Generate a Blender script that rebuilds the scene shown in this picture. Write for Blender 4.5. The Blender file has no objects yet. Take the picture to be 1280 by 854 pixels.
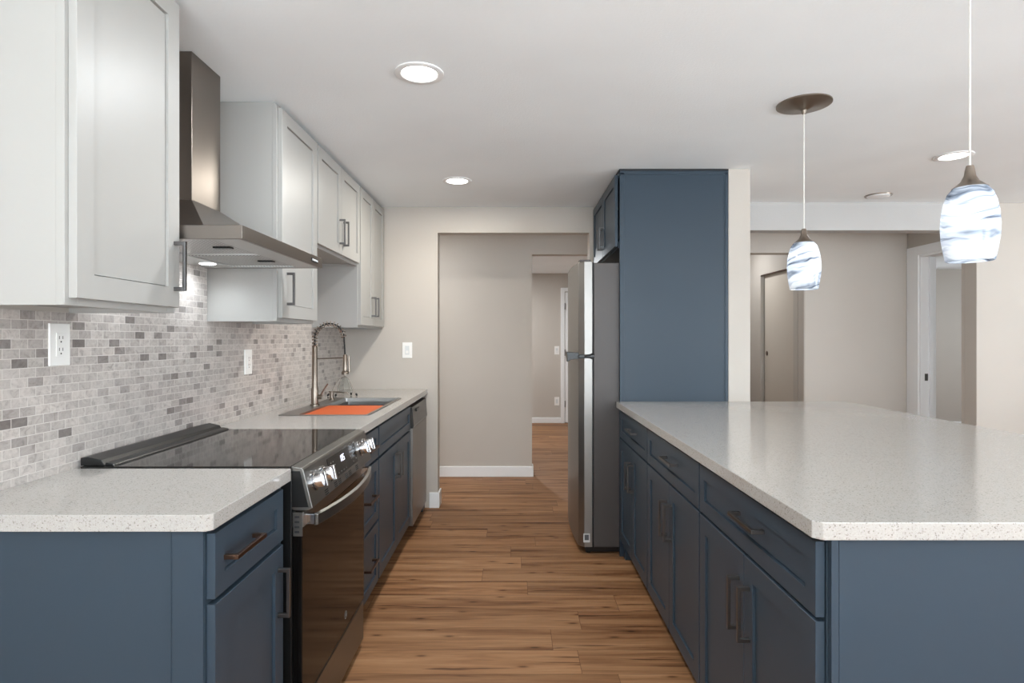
import bpy, bmesh, math, random
from mathutils import Vector, Matrix
random.seed(7)
sc = bpy.context.scene
COL = sc.collection

# ------------------------------------------------------------------ camera, sky, light, exposure
EYE = 1.31
F = 740.0
cam_d = bpy.data.cameras.new('camera')
cam = bpy.data.objects.new('camera', cam_d)
COL.objects.link(cam)
cam.location = (0, 0, EYE)
cam.rotation_euler = (math.pi / 2, 0, 0)
cam_d.sensor_width = 36.0
cam_d.lens = 36.0 * F / 1280.0
cam_d.shift_x = -2.0 / 1280.0
cam_d.shift_y = -3.0 / 1280.0
cam_d.clip_start = 0.05
sc.camera = cam

world = bpy.data.worlds.new('world')
sc.world = world
world.use_nodes = True
wb = world.node_tree.nodes['Background']
wb.inputs[0].default_value = (0.86, 0.93, 1.0, 1)
wb.inputs[1].default_value = 1.0

sc.view_settings.view_transform = 'Standard'
sc.view_settings.look = 'None'
sc.view_settings.gamma = 1.0
sc.view_settings.use_curve_mapping = False
sc.view_settings.exposure = 0.87
sc.cycles.max_bounces = 8
sc.cycles.diffuse_bounces = 5
sc.cycles.use_denoising = True

LAMP_E = 7.8       # recessed ceiling lamp, each
FILL_E = 47.0        # base energy of the added, unseen fill lights


def fill_light(name, loc, rot, sx, sy, energy, color=(0.83, 0.93, 1.0)):
    d = bpy.data.lights.new(name, 'AREA')
    d.shape = 'RECTANGLE'
    d.size = sx
    d.size_y = sy
    d.energy = energy
    d.color = color
    o = bpy.data.objects.new(name, d)
    o.location = loc
    o.rotation_euler = rot
    COL.objects.link(o)
    return o


# added fill lights inside the room, turned upward to brighten the ceiling
fill_light('fill_up_rear', (0.4, -2.1, 1.0), (math.radians(170), 0, 0), 2.9, 1.7, FILL_E * 2.9)
fill_light('fill_up_rear_right', (4.4, -2.1, 1.0), (math.radians(170), 0, 0), 2.3, 2.0, FILL_E * 2.2)
fill_light('fill_up_side', (6.5, 1.2, 1.3), (0, math.radians(160), 0), 1.7, 2.6, FILL_E * 2.1)
fill_light('fill_bedroom', (7.9, 6.7, 1.5), (0, math.pi / 2, 0), 1.3, 1.6, FILL_E * 0.5)  # added unseen fill that brightens the bedroom from a windowless wall


# ------------------------------------------------------------------ materials
def lin(c):
    c = c / 255.0
    return c / 12.92 if c <= 0.04045 else ((c + 0.055) / 1.055) ** 2.4


def rgb(r, g, b):
    return (lin(r), lin(g), lin(b), 1.0)


def mat(name, color=(0.8, 0.8, 0.8, 1), rough=0.5, metal=0.0, **kw):
    m = bpy.data.materials.new(name)
    m.use_nodes = True
    b = m.node_tree.nodes['Principled BSDF']
    b.inputs['Base Color'].default_value = color
    b.inputs['Roughness'].default_value = rough
    b.inputs['Metallic'].default_value = metal
    for k, v in kw.items():
        b.inputs[k].default_value = v
    return m


def N(m, typ, **props):
    n = m.node_tree.nodes.new(typ)
    for k, v in props.items():
        setattr(n, k, v)
    return n


def L(m, a, b):
    m.node_tree.links.new(a, b)


def bs(m):
    return m.node_tree.nodes['Principled BSDF']


def world_pos(m, scale=(1, 1, 1), loc=(0, 0, 0), rot=(0, 0, 0)):
    g = N(m, 'ShaderNodeNewGeometry')
    mp = N(m, 'ShaderNodeMapping')
    mp.inputs['Scale'].default_value = scale
    mp.inputs['Location'].default_value = loc
    mp.inputs['Rotation'].default_value = rot
    L(m, g.outputs['Position'], mp.inputs['Vector'])
    return mp.outputs['Vector']


def obj_pos(m, scale=(1, 1, 1)):
    g = N(m, 'ShaderNodeTexCoord')
    mp = N(m, 'ShaderNodeMapping')
    mp.inputs['Scale'].default_value = scale
    L(m, g.outputs['Object'], mp.inputs['Vector'])
    return mp.outputs['Vector']


def ramp(m, fac, stops, interp='LINEAR'):
    r = N(m, 'ShaderNodeValToRGB')
    r.color_ramp.interpolation = interp
    els = r.color_ramp.elements
    while len(els) < len(stops):
        els.new(0.5)
    for e, (p, c) in zip(els, stops):
        e.position = p
        e.color = c
    L(m, fac, r.inputs['Fac'])
    return r.outputs['Color']


def noise(m, vec, scale, detail=2, rough=0.5, dist=0.0):
    n = N(m, 'ShaderNodeTexNoise')
    n.inputs['Scale'].default_value = scale
    n.inputs['Detail'].default_value = detail
    n.inputs['Roughness'].default_value = rough
    n.inputs['Distortion'].default_value = dist
    L(m, vec, n.inputs['Vector'])
    return n.outputs['Fac']


def mix(m, fac, a, b, mode='MIX'):
    n = N(m, 'ShaderNodeMix', data_type='RGBA', blend_type=mode)
    for s, v in ((0, fac), (6, a), (7, b)):
        if isinstance(v, (float, int)):
            n.inputs[s].default_value = v
        elif isinstance(v, tuple):
            n.inputs[s].default_value = v
        else:
            L(m, v, n.inputs[s])
    return n.outputs[2]


def bump(m, height, strength=0.2, distance=0.002):
    b = N(m, 'ShaderNodeBump')
    b.inputs['Strength'].default_value = strength
    b.inputs['Distance'].default_value = distance
    L(m, height, b.inputs['Height'])
    L(m, b.outputs['Normal'], bs(m).inputs['Normal'])


def paint(name, c, rough, texscale=120, strength=0.12, var=0.02):
    m = mat(name, rgb(*c), rough)
    v = world_pos(m)
    n = noise(m, v, texscale, 3, 0.6)
    bump(m, n, strength, 0.002)
    lo = tuple(x * (1 - var) for x in rgb(*c)[:3]) + (1,)
    hi = tuple(min(1, x * (1 + var)) for x in rgb(*c)[:3]) + (1,)
    n2 = noise(m, v, 1.7, 2)
    L(m, ramp(m, n2, [(0.35, lo), (0.65, hi)]), bs(m).inputs['Base Color'])
    return m


M = {}
M['wall'] = paint('wall_paint', (190, 182, 173), 0.6, 90, 0.10)
M['ceil'] = paint('ceiling_paint', (243, 247, 249), 0.75, 110, 0.55)
M['header'] = paint('header_white_dimmed', (184, 182, 180), 0.75, 110, 0.4)  # ceiling white darkened to offset the stronger light on the header
M['trim'] = mat('trim_white', rgb(236, 236, 236), 0.35)
M['white'] = mat('cabinet_white', rgb(168, 166, 162), 0.42, **{'Specular IOR Level': 0.4})
M['blue'] = mat('cabinet_blue', rgb(53, 65, 76), 0.36, **{'Specular IOR Level': 0.28})
M['black'] = mat('black_plastic', rgb(13, 13, 13), 0.35)
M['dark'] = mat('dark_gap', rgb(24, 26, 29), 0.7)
M['plate'] = mat('plate_white', rgb(238, 236, 232), 0.3)
M['slot'] = mat('slot_dark', rgb(70, 66, 62), 0.6)
M['orange'] = mat('orange_board', rgb(214, 98, 44), 0.5)
M['rubber'] = mat('rubber_black', rgb(18, 17, 16), 0.6)
M['bronze'] = mat('bronze_pull', rgb(104, 82, 70), 0.32, 1.0)
M['pull'] = mat('nickel_pull', rgb(112, 110, 109), 0.34, 1.0)
M['chrome'] = mat('chrome', rgb(205, 205, 208), 0.14, 1.0)
M['grey'] = mat('fridge_side_grey', rgb(74, 69, 67), 0.45, 0.2)
M['glass_black'] = mat('black_glass', rgb(16, 15, 14), 0.06)
M['display'] = mat('display_glass', rgb(9, 9, 9), 0.2, 0.0, **{'Specular IOR Level': 0.25})
M['oven_glass'] = mat('oven_glass', rgb(14, 12, 11), 0.08)
bs(M['oven_glass']).inputs['Specular IOR Level'].default_value = 0.18
M['door_beige'] = mat('door_beige', rgb(204, 194, 182), 0.5)
M['digit'] = mat('digit_lit', (0.9, 0.9, 1, 1), 0.5)
bs(M['digit']).inputs['Emission Color'].default_value = (0.85, 0.85, 1, 1)
bs(M['digit']).inputs['Emission Strength'].default_value = 0.8
M['mark'] = mat('mark_grey', rgb(120, 118, 114), 0.5)
M['label'] = mat('label_paper', rgb(200, 200, 200), 0.5)
M['label_print'] = mat('label_print', rgb(90, 92, 96), 0.5)
M['cord'] = mat('clear_cord', rgb(225, 222, 215), 0.25)


def brushed(name, c, rough, stretch, amt=0.12, aniso=0.5):
    m = mat(name, rgb(*c), rough, 1.0)
    v = world_pos(m, stretch)
    n = noise(m, v, 1.0, 3, 0.6)
    r = N(m, 'ShaderNodeMapRange')
    r.inputs['To Min'].default_value = rough - amt * 0.5
    r.inputs['To Max'].default_value = rough + amt * 0.5
    L(m, n, r.inputs['Value'])
    L(m, r.outputs['Result'], bs(m).inputs['Roughness'])
    return m


M['steel'] = brushed('stainless_steel', (128, 126, 122), 0.36, (6, 6, 500), 0.06)
M['steel_v'] = brushed('stainless_vertical', (150, 147, 143), 0.42, (400, 400, 4), 0.06)
M['hood_steel'] = brushed('hood_steel', (134, 126, 119), 0.36, (500, 500, 5), 0.06)
M['nickel'] = brushed('brushed_nickel', (140, 129, 118), 0.3, (300, 300, 8))
M['sink_steel'] = brushed('sink_steel', (150, 148, 145), 0.35, (8, 500, 500))
M['mesh_steel'] = mat('filter_steel', rgb(165, 165, 163), 0.4, 0.25)
m = M['mesh_steel']
v = world_pos(m)
ck = N(m, 'ShaderNodeTexVoronoi', voronoi_dimensions='2D')
ck.inputs['Scale'].default_value = 80
ck.inputs['Randomness'].default_value = 0.0
L(m, v, ck.inputs['Vector'])
L(m, ramp(m, ck.outputs['Distance'], [(0.25, rgb(90, 90, 90)), (0.42, rgb(214, 214, 212))]), bs(m).inputs['Base Color'])

# quartz: warm white with fine grey-brown specks
m = M['quartz'] = mat('quartz_white', rgb(216, 212, 207), 0.12, **{'Specular IOR Level': 0.8})
v = world_pos(m)
vo = N(m, 'ShaderNodeTexVoronoi')
vo.inputs['Scale'].default_value = 420
L(m, v, vo.inputs['Vector'])
sp = N(m, 'ShaderNodeSeparateColor')
L(m, vo.outputs['Color'], sp.inputs['Color'])
a = ramp(m, sp.outputs['Red'], [(0.0, rgb(128, 122, 116)), (0.06, rgb(154, 149, 144)), (0.10, rgb(170, 166, 161)), (1.0, rgb(179, 175, 170))])
n1 = noise(m, v, 520, 2, 0.7)
b_ = ramp(m, n1, [(0.28, rgb(165, 158, 150)), (0.36, (1, 1, 1, 1))])
c_ = mix(m, 0.75, a, b_, 'MULTIPLY')
L(m, c_, bs(m).inputs['Base Color'])

# floor planks (boards run left to right)
m = M['floor'] = mat('floor_planks', rgb(170, 128, 96), 0.5, **{'Specular IOR Level': 0.25})
v = world_pos(m)
br = N(m, 'ShaderNodeTexBrick')
br.offset = 0.0
br.offset_frequency = 2
br.squash = 1.0
br.inputs['Color1'].default_value = (0, 0, 0, 1)
br.inputs['Color2'].default_value = (1, 1, 1, 1)
br.inputs['Mortar'].default_value = (0.5, 0.5, 0.5, 1)
br.inputs['Scale'].default_value = 1.0
br.inputs['Mortar Size'].default_value = 0.0011
br.inputs['Mortar Smooth'].default_value = 0.3
br.inputs['Bias'].default_value = 0.0
br.inputs['Brick Width'].default_value = 1.22
br.inputs['Row Height'].default_value = 0.178
fy = N(m, 'ShaderNodeSeparateXYZ')
L(m, v, fy.inputs[0])
dv = N(m, 'ShaderNodeMath', operation='DIVIDE')
dv.inputs[1].default_value = 0.178
L(m, fy.outputs['Y'], dv.inputs[0])
fl = N(m, 'ShaderNodeMath', operation='FLOOR')
L(m, dv.outputs[0], fl.inputs[0])
wn = N(m, 'ShaderNodeTexWhiteNoise', noise_dimensions='1D')
L(m, fl.outputs[0], wn.inputs['W'])
ma = N(m, 'ShaderNodeMath', operation='MULTIPLY_ADD')
ma.inputs[1].default_value = 7.3
L(m, wn.outputs['Value'], ma.inputs[0])
L(m, fy.outputs['X'], ma.inputs[2])
fc = N(m, 'ShaderNodeCombineXYZ')
L(m, ma.outputs[0], fc.inputs['X'])
L(m, fy.outputs['Y'], fc.inputs['Y'])
L(m, fc.outputs[0], br.inputs['Vector'])
comb = N(m, 'ShaderNodeCombineXYZ')
sc_ = N(m, 'ShaderNodeSeparateColor')
L(m, br.outputs['Color'], sc_.inputs['Color'])
mul = N(m, 'ShaderNodeMath', operation='MULTIPLY')
mul.inputs[1].default_value = 37.0
L(m, sc_.outputs['Red'], mul.inputs[0])
L(m, mul.outputs[0], comb.inputs['X'])
L(m, mul.outputs[0], comb.inputs['Z'])
va = N(m, 'ShaderNodeVectorMath', operation='ADD')
L(m, v, va.inputs[0])
L(m, comb.outputs[0], va.inputs[1])
mp = N(m, 'ShaderNodeMapping')
mp.inputs['Scale'].default_value = (1.1, 16, 1)
L(m, va.outputs[0], mp.inputs['Vector'])
g1 = noise(m, mp.outputs['Vector'], 1.0, 6, 0.62, 0.6)
mp2 = N(m, 'ShaderNodeMapping')
mp2.inputs['Scale'].default_value = (5, 130, 1)
L(m, va.outputs[0], mp2.inputs['Vector'])
g2 = noise(m, mp2.outputs['Vector'], 1.0, 4, 0.6)
base = ramp(m, g1, [(0.27, rgb(82, 52, 32)), (0.38, rgb(124, 85, 55)), (0.52, rgb(152, 111, 77)), (0.70, rgb(171, 132, 97))])
fine = ramp(m, g2, [(0.3, (0.72, 0.70, 0.68, 1)), (0.6, (1, 1, 1, 1))])
c1 = mix(m, 0.65, base, fine, 'MULTIPLY')
tone = ramp(m, sc_.outputs['Red'], [(0.0, (0.80, 0.78, 0.76, 1)), (0.5, (0.95, 0.94, 0.93, 1)), (1.0, (1.06, 1.04, 1.02, 1))])
c2 = mix(m, 1.0, c1, tone, 'MULTIPLY')
# long dark cracks and knots of the boards
mp3 = N(m, 'ShaderNodeMapping')
mp3.inputs['Scale'].default_value = (1.7, 30, 1)
L(m, va.outputs[0], mp3.inputs['Vector'])
g3 = noise(m, mp3.outputs['Vector'], 1.0, 3, 0.55, 0.3)
crack = ramp(m, g3, [(0.30, (0.30, 0.22, 0.17, 1)), (0.36, (1, 1, 1, 1))])
c3 = mix(m, 0.85, c2, crack, 'MULTIPLY')
mp4 = N(m, 'ShaderNodeMapping')
mp4.inputs['Scale'].default_value = (1.6, 5.5, 1)
L(m, va.outputs[0], mp4.inputs['Vector'])
kn = N(m, 'ShaderNodeTexVoronoi', voronoi_dimensions='2D')
kn.inputs['Scale'].default_value = 1.1
L(m, mp4.outputs['Vector'], kn.inputs['Vector'])
kc = ramp(m, kn.outputs['Distance'], [(0.015, (0.25, 0.18, 0.13, 1)), (0.05, (0.82, 0.77, 0.72, 1)), (0.10, (1, 1, 1, 1))])
c3 = mix(m, 0.9, c3, kc, 'MULTIPLY')
c4 = mix(m, br.outputs['Fac'], c3, rgb(92, 62, 42))
L(m, c4, bs(m).inputs['Base Color'])
bump(m, g2, 0.08, 0.001)

# backsplash mosaic: 1 x 2 inch marble bricks, coursed along Y
m = M['tile'] = mat('marble_mosaic', rgb(190, 185, 180), 0.28)
g = N(m, 'ShaderNodeNewGeometry')
sx = N(m, 'ShaderNodeSeparateXYZ')
L(m, g.outputs['Position'], sx.inputs[0])
cx = N(m, 'ShaderNodeCombineXYZ')
L(m, sx.outputs['Y'], cx.inputs['X'])
L(m, sx.outputs['Z'], cx.inputs['Y'])
tb = N(m, 'ShaderNodeTexBrick')
tb.offset = 0.5
tb.inputs['Color1'].default_value = (0, 0, 0, 1)
tb.inputs['Color2'].default_value = (1, 1, 1, 1)
tb.inputs['Mortar'].default_value = (0, 0, 0, 1)
tb.inputs['Scale'].default_value = 1.0
tb.inputs['Mortar Size'].default_value = 0.0011
tb.inputs['Mortar Smooth'].default_value = 0.2
tb.inputs['Brick Width'].default_value = 0.0535
tb.inputs['Row Height'].default_value = 0.0262
L(m, cx.outputs[0], tb.inputs['Vector'])
ts = N(m, 'ShaderNodeSeparateColor')
L(m, tb.outputs['Color'], ts.inputs['Color'])
tc = ramp(m, ts.outputs['Red'], [(0.0, rgb(124, 117, 113)), (0.04, rgb(146, 139, 135)), (0.10, rgb(172, 164, 159)), (0.5, rgb(186, 179, 173)), (1.0, rgb(198, 190, 184))])
tm = N(m, 'ShaderNodeMath', operation='MULTIPLY')
tm.inputs[1].default_value = 50
L(m, ts.outputs['Red'], tm.inputs[0])
tcx = N(m, 'ShaderNodeCombineXYZ')
L(m, tm.outputs[0], tcx.inputs['Z'])
tva = N(m, 'ShaderNodeVectorMath', operation='ADD')
L(m, cx.outputs[0], tva.inputs[0])
L(m, tcx.outputs[0], tva.inputs[1])
tn = noise(m, tva.outputs[0], 38, 5, 0.7, 1.2)
vein = ramp(m, tn, [(0.30, (0.62, 0.61, 0.60, 1)), (0.47, (0.94, 0.93, 0.93, 1)), (0.66, (1.12, 1.12, 1.12, 1))])
tcc = mix(m, 0.9, tc, vein, 'MULTIPLY')
tfin = mix(m, tb.outputs['Fac'], tcc, rgb(212, 206, 200))
L(m, tfin, bs(m).inputs['Base Color'])
inv = N(m, 'ShaderNodeMath', operation='SUBTRACT')
inv.inputs[0].default_value = 1.0
L(m, tb.outputs['Fac'], inv.inputs[1])
bump(m, inv.outputs[0], 0.35, 0.001)

# lamp lens and glass shade
m = M['lens'] = mat('lamp_lens', (1, 1, 1, 1), 0.5)
bs(m).inputs['Emission Color'].default_value = (1.0, 0.965, 0.91, 1)
bs(m).inputs['Emission Strength'].default_value = 6.0
m = M['led'] = mat('led_lens', (1, 1, 1, 1), 0.5)
bs(m).inputs['Emission Color'].default_value = (0.92, 0.97, 1.0, 1)
bs(m).inputs['Emission Strength'].default_value = 8.0
m = M['bulb'] = mat('bulb_glow', (1, 1, 1, 1), 0.5)
bs(m).inputs['Emission Color'].default_value = (1.0, 0.97, 0.93, 1)
bs(m).inputs['Emission Strength'].default_value = 7.5

m = M['shade'] = bpy.data.materials.new('swirled_glass')
m.use_nodes = True
nt = m.node_tree
nt.nodes.clear()
out = N(m, 'ShaderNodeOutputMaterial')
tcn = N(m, 'ShaderNodeTexCoord')
mpn = N(m, 'ShaderNodeMapping')
mpn.inputs['Scale'].default_value = (1, 1, 1)
mpn.inputs['Rotation'].default_value = (0.32, 0.12, 0)
L(m, tcn.outputs['Object'], mpn.inputs['Vector'])
nz = N(m, 'ShaderNodeTexNoise')
nz.inputs['Scale'].default_value = 9
nz.inputs['Detail'].default_value = 2
L(m, mpn.outputs['Vector'], nz.inputs['Vector'])
vs = N(m, 'ShaderNodeVectorMath', operation='SCALE')
vs.inputs['Scale'].default_value = 0.055
L(m, nz.outputs['Color'], vs.inputs[0])
vad = N(m, 'ShaderNodeVectorMath', operation='ADD')
L(m, mpn.outputs['Vector'], vad.inputs[0])
L(m, vs.outputs[0], vad.inputs[1])
mps = N(m, 'ShaderNodeMapping')
mps.inputs['Scale'].default_value = (4, 4, 42)
L(m, vad.outputs[0], mps.inputs['Vector'])
fz = noise(m, mps.outputs['Vector'], 1.0, 4, 0.55, 0.8)
scol = ramp(m, fz, [(0.28, rgb(74, 82, 98)), (0.36, rgb(150, 160, 174)), (0.46, rgb(210, 217, 226)), (0.56, rgb(240, 243, 246))])
df = N(m, 'ShaderNodeBsdfDiffuse')
tr = N(m, 'ShaderNodeBsdfTranslucent')
gl = N(m, 'ShaderNodeBsdfGlossy')
gl.inputs['Roughness'].default_value = 0.12
L(m, scol, df.inputs['Color'])
L(m, scol, tr.inputs['Color'])
m1 = N(m, 'ShaderNodeMixShader')
m1.inputs[0].default_value = 0.5
L(m, df.outputs[0], m1.inputs[1])
L(m, tr.outputs[0], m1.inputs[2])
m2 = N(m, 'ShaderNodeMixShader')
m2.inputs[0].default_value = 0.06
L(m, m1.outputs[0], m2.inputs[1])
L(m, gl.outputs[0], m2.inputs[2])
L(m, m2.outputs[0], out.inputs['Surface'])

m = M['clear'] = mat('clear_plastic', (0.95, 0.97, 0.97, 1), 0.08)
bs(m).inputs['Transmission Weight'].default_value = 1.0
bs(m).inputs['IOR'].default_value = 1.15
m = M['pane'] = mat('window_pane', rgb(225, 232, 238), 0.05)
bs(m).inputs['Emission Color'].default_value = (0.9, 0.95, 1, 1)
bs(m).inputs['Emission Strength'].default_value = 0.8  # opaque pane glows itself in place of daylight outside


# ------------------------------------------------------------------ geometry helpers
class MB:
    def __init__(s):
        s.bm = bmesh.new()

    def box(s, x0, x1, y0, y1, z0, z1):
        x0, x1 = min(x0, x1), max(x0, x1)
        y0, y1 = min(y0, y1), max(y0, y1)
        z0, z1 = min(z0, z1), max(z0, z1)
        v = [s.bm.verts.new(p) for p in ((x0, y0, z0), (x1, y0, z0), (x1, y1, z0), (x0, y1, z0),
                                         (x0, y0, z1), (x1, y0, z1), (x1, y1, z1), (x0, y1, z1))]
        for f in ((0, 3, 2, 1), (4, 5, 6, 7), (0, 1, 5, 4), (1, 2, 6, 5), (2, 3, 7, 6), (3, 0, 4, 7)):
            s.bm.faces.new([v[i] for i in f])
        return s

    def prism(s, pts, axis, a0, a1):
        """closed outline pts (2D) swept along axis 'x' (pts=(y,z)), 'y' (pts=(x,z)) or 'z' (pts=(x,y))"""
        def P(p, a):
            return {'x': (a, p[0], p[1]), 'y': (p[0], a, p[1]), 'z': (p[0], p[1], a)}[axis]
        A = [s.bm.verts.new(P(p, a0)) for p in pts]
        B = [s.bm.verts.new(P(p, a1)) for p in pts]
        n = len(pts)
        s.bm.faces.new(A)
        s.bm.faces.new(B[::-1])
        for i in range(n):
            s.bm.faces.new([A[i], B[i], B[(i + 1) % n], A[(i + 1) % n]])
        return s

    def hexa(s, P):
        v = [s.bm.verts.new(p) for p in P]
        for f in ((0, 3, 2, 1), (4, 5, 6, 7), (0, 1, 5, 4), (1, 2, 6, 5), (2, 3, 7, 6), (3, 0, 4, 7)):
            s.bm.faces.new([v[i] for i in f])
        return s

    def lathe(s, prof, cx, cy, seg=40, closed=False, mtx=None):
        rings = []
        for r, z in prof:
            if r < 1e-6:
                rings.append([s.bm.verts.new((cx, cy, z))])
            else:
                rings.append([s.bm.verts.new((cx + r * math.cos(2 * math.pi * k / seg), cy + r * math.sin(2 * math.pi * k / seg), z)) for k in range(seg)])
        pairs = list(zip(rings, rings[1:]))
        if closed:
            pairs.append((rings[-1], rings[0]))
        for a, b in pairs:
            for k in range(seg):
                k2 = (k + 1) % seg
                if len(a) == 1 and len(b) == 1:
                    continue
                if len(a) == 1:
                    s.bm.faces.new([a[0], b[k], b[k2]])
                elif len(b) == 1:
                    s.bm.faces.new([a[k], a[k2], b[0]])
                else:
                    s.bm.faces.new([a[k], a[k2], b[k2], b[k]])
        if mtx is not None:
            vs_ = [w for r_ in rings for w in r_]
            for w in vs_:
                w.co = mtx @ w.co
        return s

    def tube(s, pts, r, seg=10, cap=True):
        pts = [Vector(p) for p in pts]
        n = len(pts)
        t0 = (pts[1] - pts[0]).normalized()
        up = Vector((0, 0, 1)) if abs(t0.z) < 0.9 else Vector((0, 1, 0))
        nrm = t0.cross(up).normalized()
        rings = []
        for i, p in enumerate(pts):
            t = (pts[min(i + 1, n - 1)] - pts[max(i - 1, 0)]).normalized()
            nrm = (nrm - t * nrm.dot(t)).normalized()
            b = t.cross(nrm)
            rr = r[i] if isinstance(r, (list, tuple)) else r
            rings.append([s.bm.verts.new(p + (nrm * math.cos(2 * math.pi * k / seg) + b * math.sin(2 * math.pi * k / seg)) * rr) for k in range(seg)])
        for a, b in zip(rings, rings[1:]):
            for k in range(seg):
                s.bm.faces.new([a[k], a[(k + 1) % seg], b[(k + 1) % seg], b[k]])
        if cap:
            s.bm.faces.new(rings[0][::-1])
            s.bm.faces.new(rings[-1])
        return s

    def build(s, name, material, parent=None, bevel=0.0, smooth=False, seg=2):
        bm = s.bm
        bmesh.ops.recalc_face_normals(bm, faces=bm.faces[:])
        lo = Vector((min(v.co.x for v in bm.verts), min(v.co.y for v in bm.verts), min(v.co.z for v in bm.verts)))
        hi = Vector((max(v.co.x for v in bm.verts), max(v.co.y for v in bm.verts), max(v.co.z for v in bm.verts)))
        c = (lo + hi) / 2
        if parent is None:
            c.z = lo.z
        bmesh.ops.translate(bm, verts=bm.verts[:], vec=-c)
        me = bpy.data.meshes.new(name)
        bm.to_mesh(me)
        bm.free()
        me.materials.append(material)
        if smooth:
            for p in me.polygons:
                p.use_smooth = True
        o = bpy.data.objects.new(name, me)
        COL.objects.link(o)
        pw = Vector((0, 0, 0))
        q = parent
        while q is not None:
            pw += q.location
            q = q.parent
        o.parent = parent
        o.location = c - pw
        if bevel:
            b = o.modifiers.new('bevel', 'BEVEL')
            b.width = bevel
            b.segments = seg
            b.limit_method = 'ANGLE'
            b.angle_limit = math.radians(35)
        if smooth:
            try:
                me.set_sharp_from_angle(angle=math.radians(38))
            except Exception:
                pass
        return o


def thing(name, loc, label, cat, group=None):
    o = bpy.data.objects.new(name, None)
    o.empty_display_size = 0.1
    o.location = loc
    COL.objects.link(o)
    o['label'] = label
    o['category'] = cat
    if group:
        o['group'] = group
    return o


def tag(o, label, cat, group=None):
    o['label'] = label
    o['category'] = cat
    if group:
        o['group'] = group
    return o


def struct(o):
    o['kind'] = 'structure'
    return o


def shaker(name, parent, n, xf, y0, y1, z0, z1, material, fr=0.057, th=0.019, rec=0.007):
    """framed door or drawer front in a plane of constant X, outer face at xf, facing n (+1 / -1)"""
    mb = MB()
    bm = mb.bm

    def ring(a, d):
        return [bm.verts.new((xf - n * d, y, z)) for y, z in ((y0 + a, z0 + a), (y1 - a, z0 + a), (y1 - a, z1 - a), (y0 + a, z1 - a))]
    rs = [ring(0, th), ring(0, 0.001), ring(0.001, 0), ring(fr, 0), ring(fr + 0.0003, rec + 0.006), ring(fr + 0.003, rec + 0.006), ring(fr + 0.0036, rec)]
    bm.faces.new(rs[0][::-1])
    for a, b in zip(rs, rs[1:]):
        for k in range(4):
            bm.faces.new([a[k], a[(k + 1) % 4], b[(k + 1) % 4], b[k]])
    bm.faces.new(rs[-1])
    return mb.build(name, material, parent)


def pull_v(parent, n, xf, y, z0, z1, material, w=0.011, so=0.034):
    mb = MB()
    mb.box(xf + n * (so - 0.009), xf + n * so, y - w / 2, y + w / 2, z0, z1)
    for z in (z0, z1 - w):
        mb.box(xf, xf + n * (so - 0.008), y - w / 2, y + w / 2, z, z + w)
    return mb.build('handle', material, parent, bevel=0.001)


def pull_h(parent, n, xf, z, y0, y1, material, w=0.011, so=0.034):
    mb = MB()
    mb.box(xf + n * (so - 0.009), xf + n * so, y0, y1, z - w / 2, z + w / 2)
    for y in (y0, y1 - w):
        mb.box(xf, xf + n * (so - 0.008), y, y + w, z - w / 2, z + w / 2)
    return mb.build('handle', material, parent, bevel=0.001)


# ------------------------------------------------------------------ the room
CEIL = 2.335
XL = -1.325
YB = 4.60
XO = -0.59      # left jamb of the opening in the back wall
XR = 0.59       # its right jamb

struct(MB().box(XL - 0.12, 8.0, -3.1, 9.4, -0.1, 0).build('floor', M['floor']))
struct(MB().box(XL - 0.9, 8.1, -3.1, 9.5, CEIL, CEIL + 0.1).build('ceiling', M['ceil']))
struct(MB().box(XL - 0.12, XL, -3.1, YB + 0.12, 0, CEIL).build('wall_left', M['wall']))
mb = MB()
mb.box(XL, XO, YB, YB + 0.12, 0, CEIL)
mb.box(XO, XR, YB, YB + 0.12, 2.137, CEIL)
mb.box(XR, 1.424, YB, YB + 0.12, 0, CEIL)
struct(mb.build('wall_back', M['wall']))
struct(MB().box(1.292, 1.424, 3.56, YB, 0, CEIL).build('wall_stub', M['wall'], bevel=0.004))
# living-room side: white header, full wall on the right
struct(MB().box(1.424, 3.48, 4.45, 4.57, 2.128, CEIL).build('trim_1', M['header']))
struct(MB().box(3.48, 7.0, 4.45, 4.57, 0, CEIL).build('wall_living', M['wall'], bevel=0.003))
mb = MB()
mb.box(3.48, 3.60, 5.07, 5.34, 0, CEIL)
mb.box(3.48, 3.60, 4.57, 4.60, 0, CEIL)
mb.box(3.48, 3.60, 4.60, 5.07, 2.03, CEIL)
struct(mb.build('wall_passage', M['wall']))
struct(MB().box(2.56, 3.48, 5.22, 5.34, 0, CEIL).build('wall_passage_back', M['wall'], bevel=0.012))
struct(MB().box(1.50, 2.56, 5.22, 5.34, 2.07, CEIL).build('trim_2', M['wall']))
# closet wall with a door recess
mb = MB()
mb.box(2.56, 2.68, 5.34, 5.42, 0, CEIL)
mb.box(2.56, 2.68, 6.14, 6.95, 0, CEIL)
mb.box(2.56, 2.68, 5.42, 6.14, 1.972, CEIL)
struct(mb.build('wall_closet', M['wall']))
struct(MB().box(1.50, 2.68, 6.95, 7.05, 0, CEIL).build('wall_closet_end', M['wall']))
d = struct(MB().box(2.595, 2.625, 5.42, 6.115, 0.01, 1.965).build('door_1', M['door_beige'], bevel=0.002))
lp = MB().lathe([(0, 0), (0.018, 0), (0.024, 0.002), (0.024, 0.004), (0, 0.004)], 0, 0, 20, mtx=Matrix.Translation((2.595, 6.06, 1.165)) @ Matrix.Rotation(-math.pi / 2, 4, 'Y')).build('finger_pull', M['bronze'], d)
struct(MB().box(2.562, 2.60, 5.42, 6.14, 1.962, 1.972).build('trim_3', M['bronze']))
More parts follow.
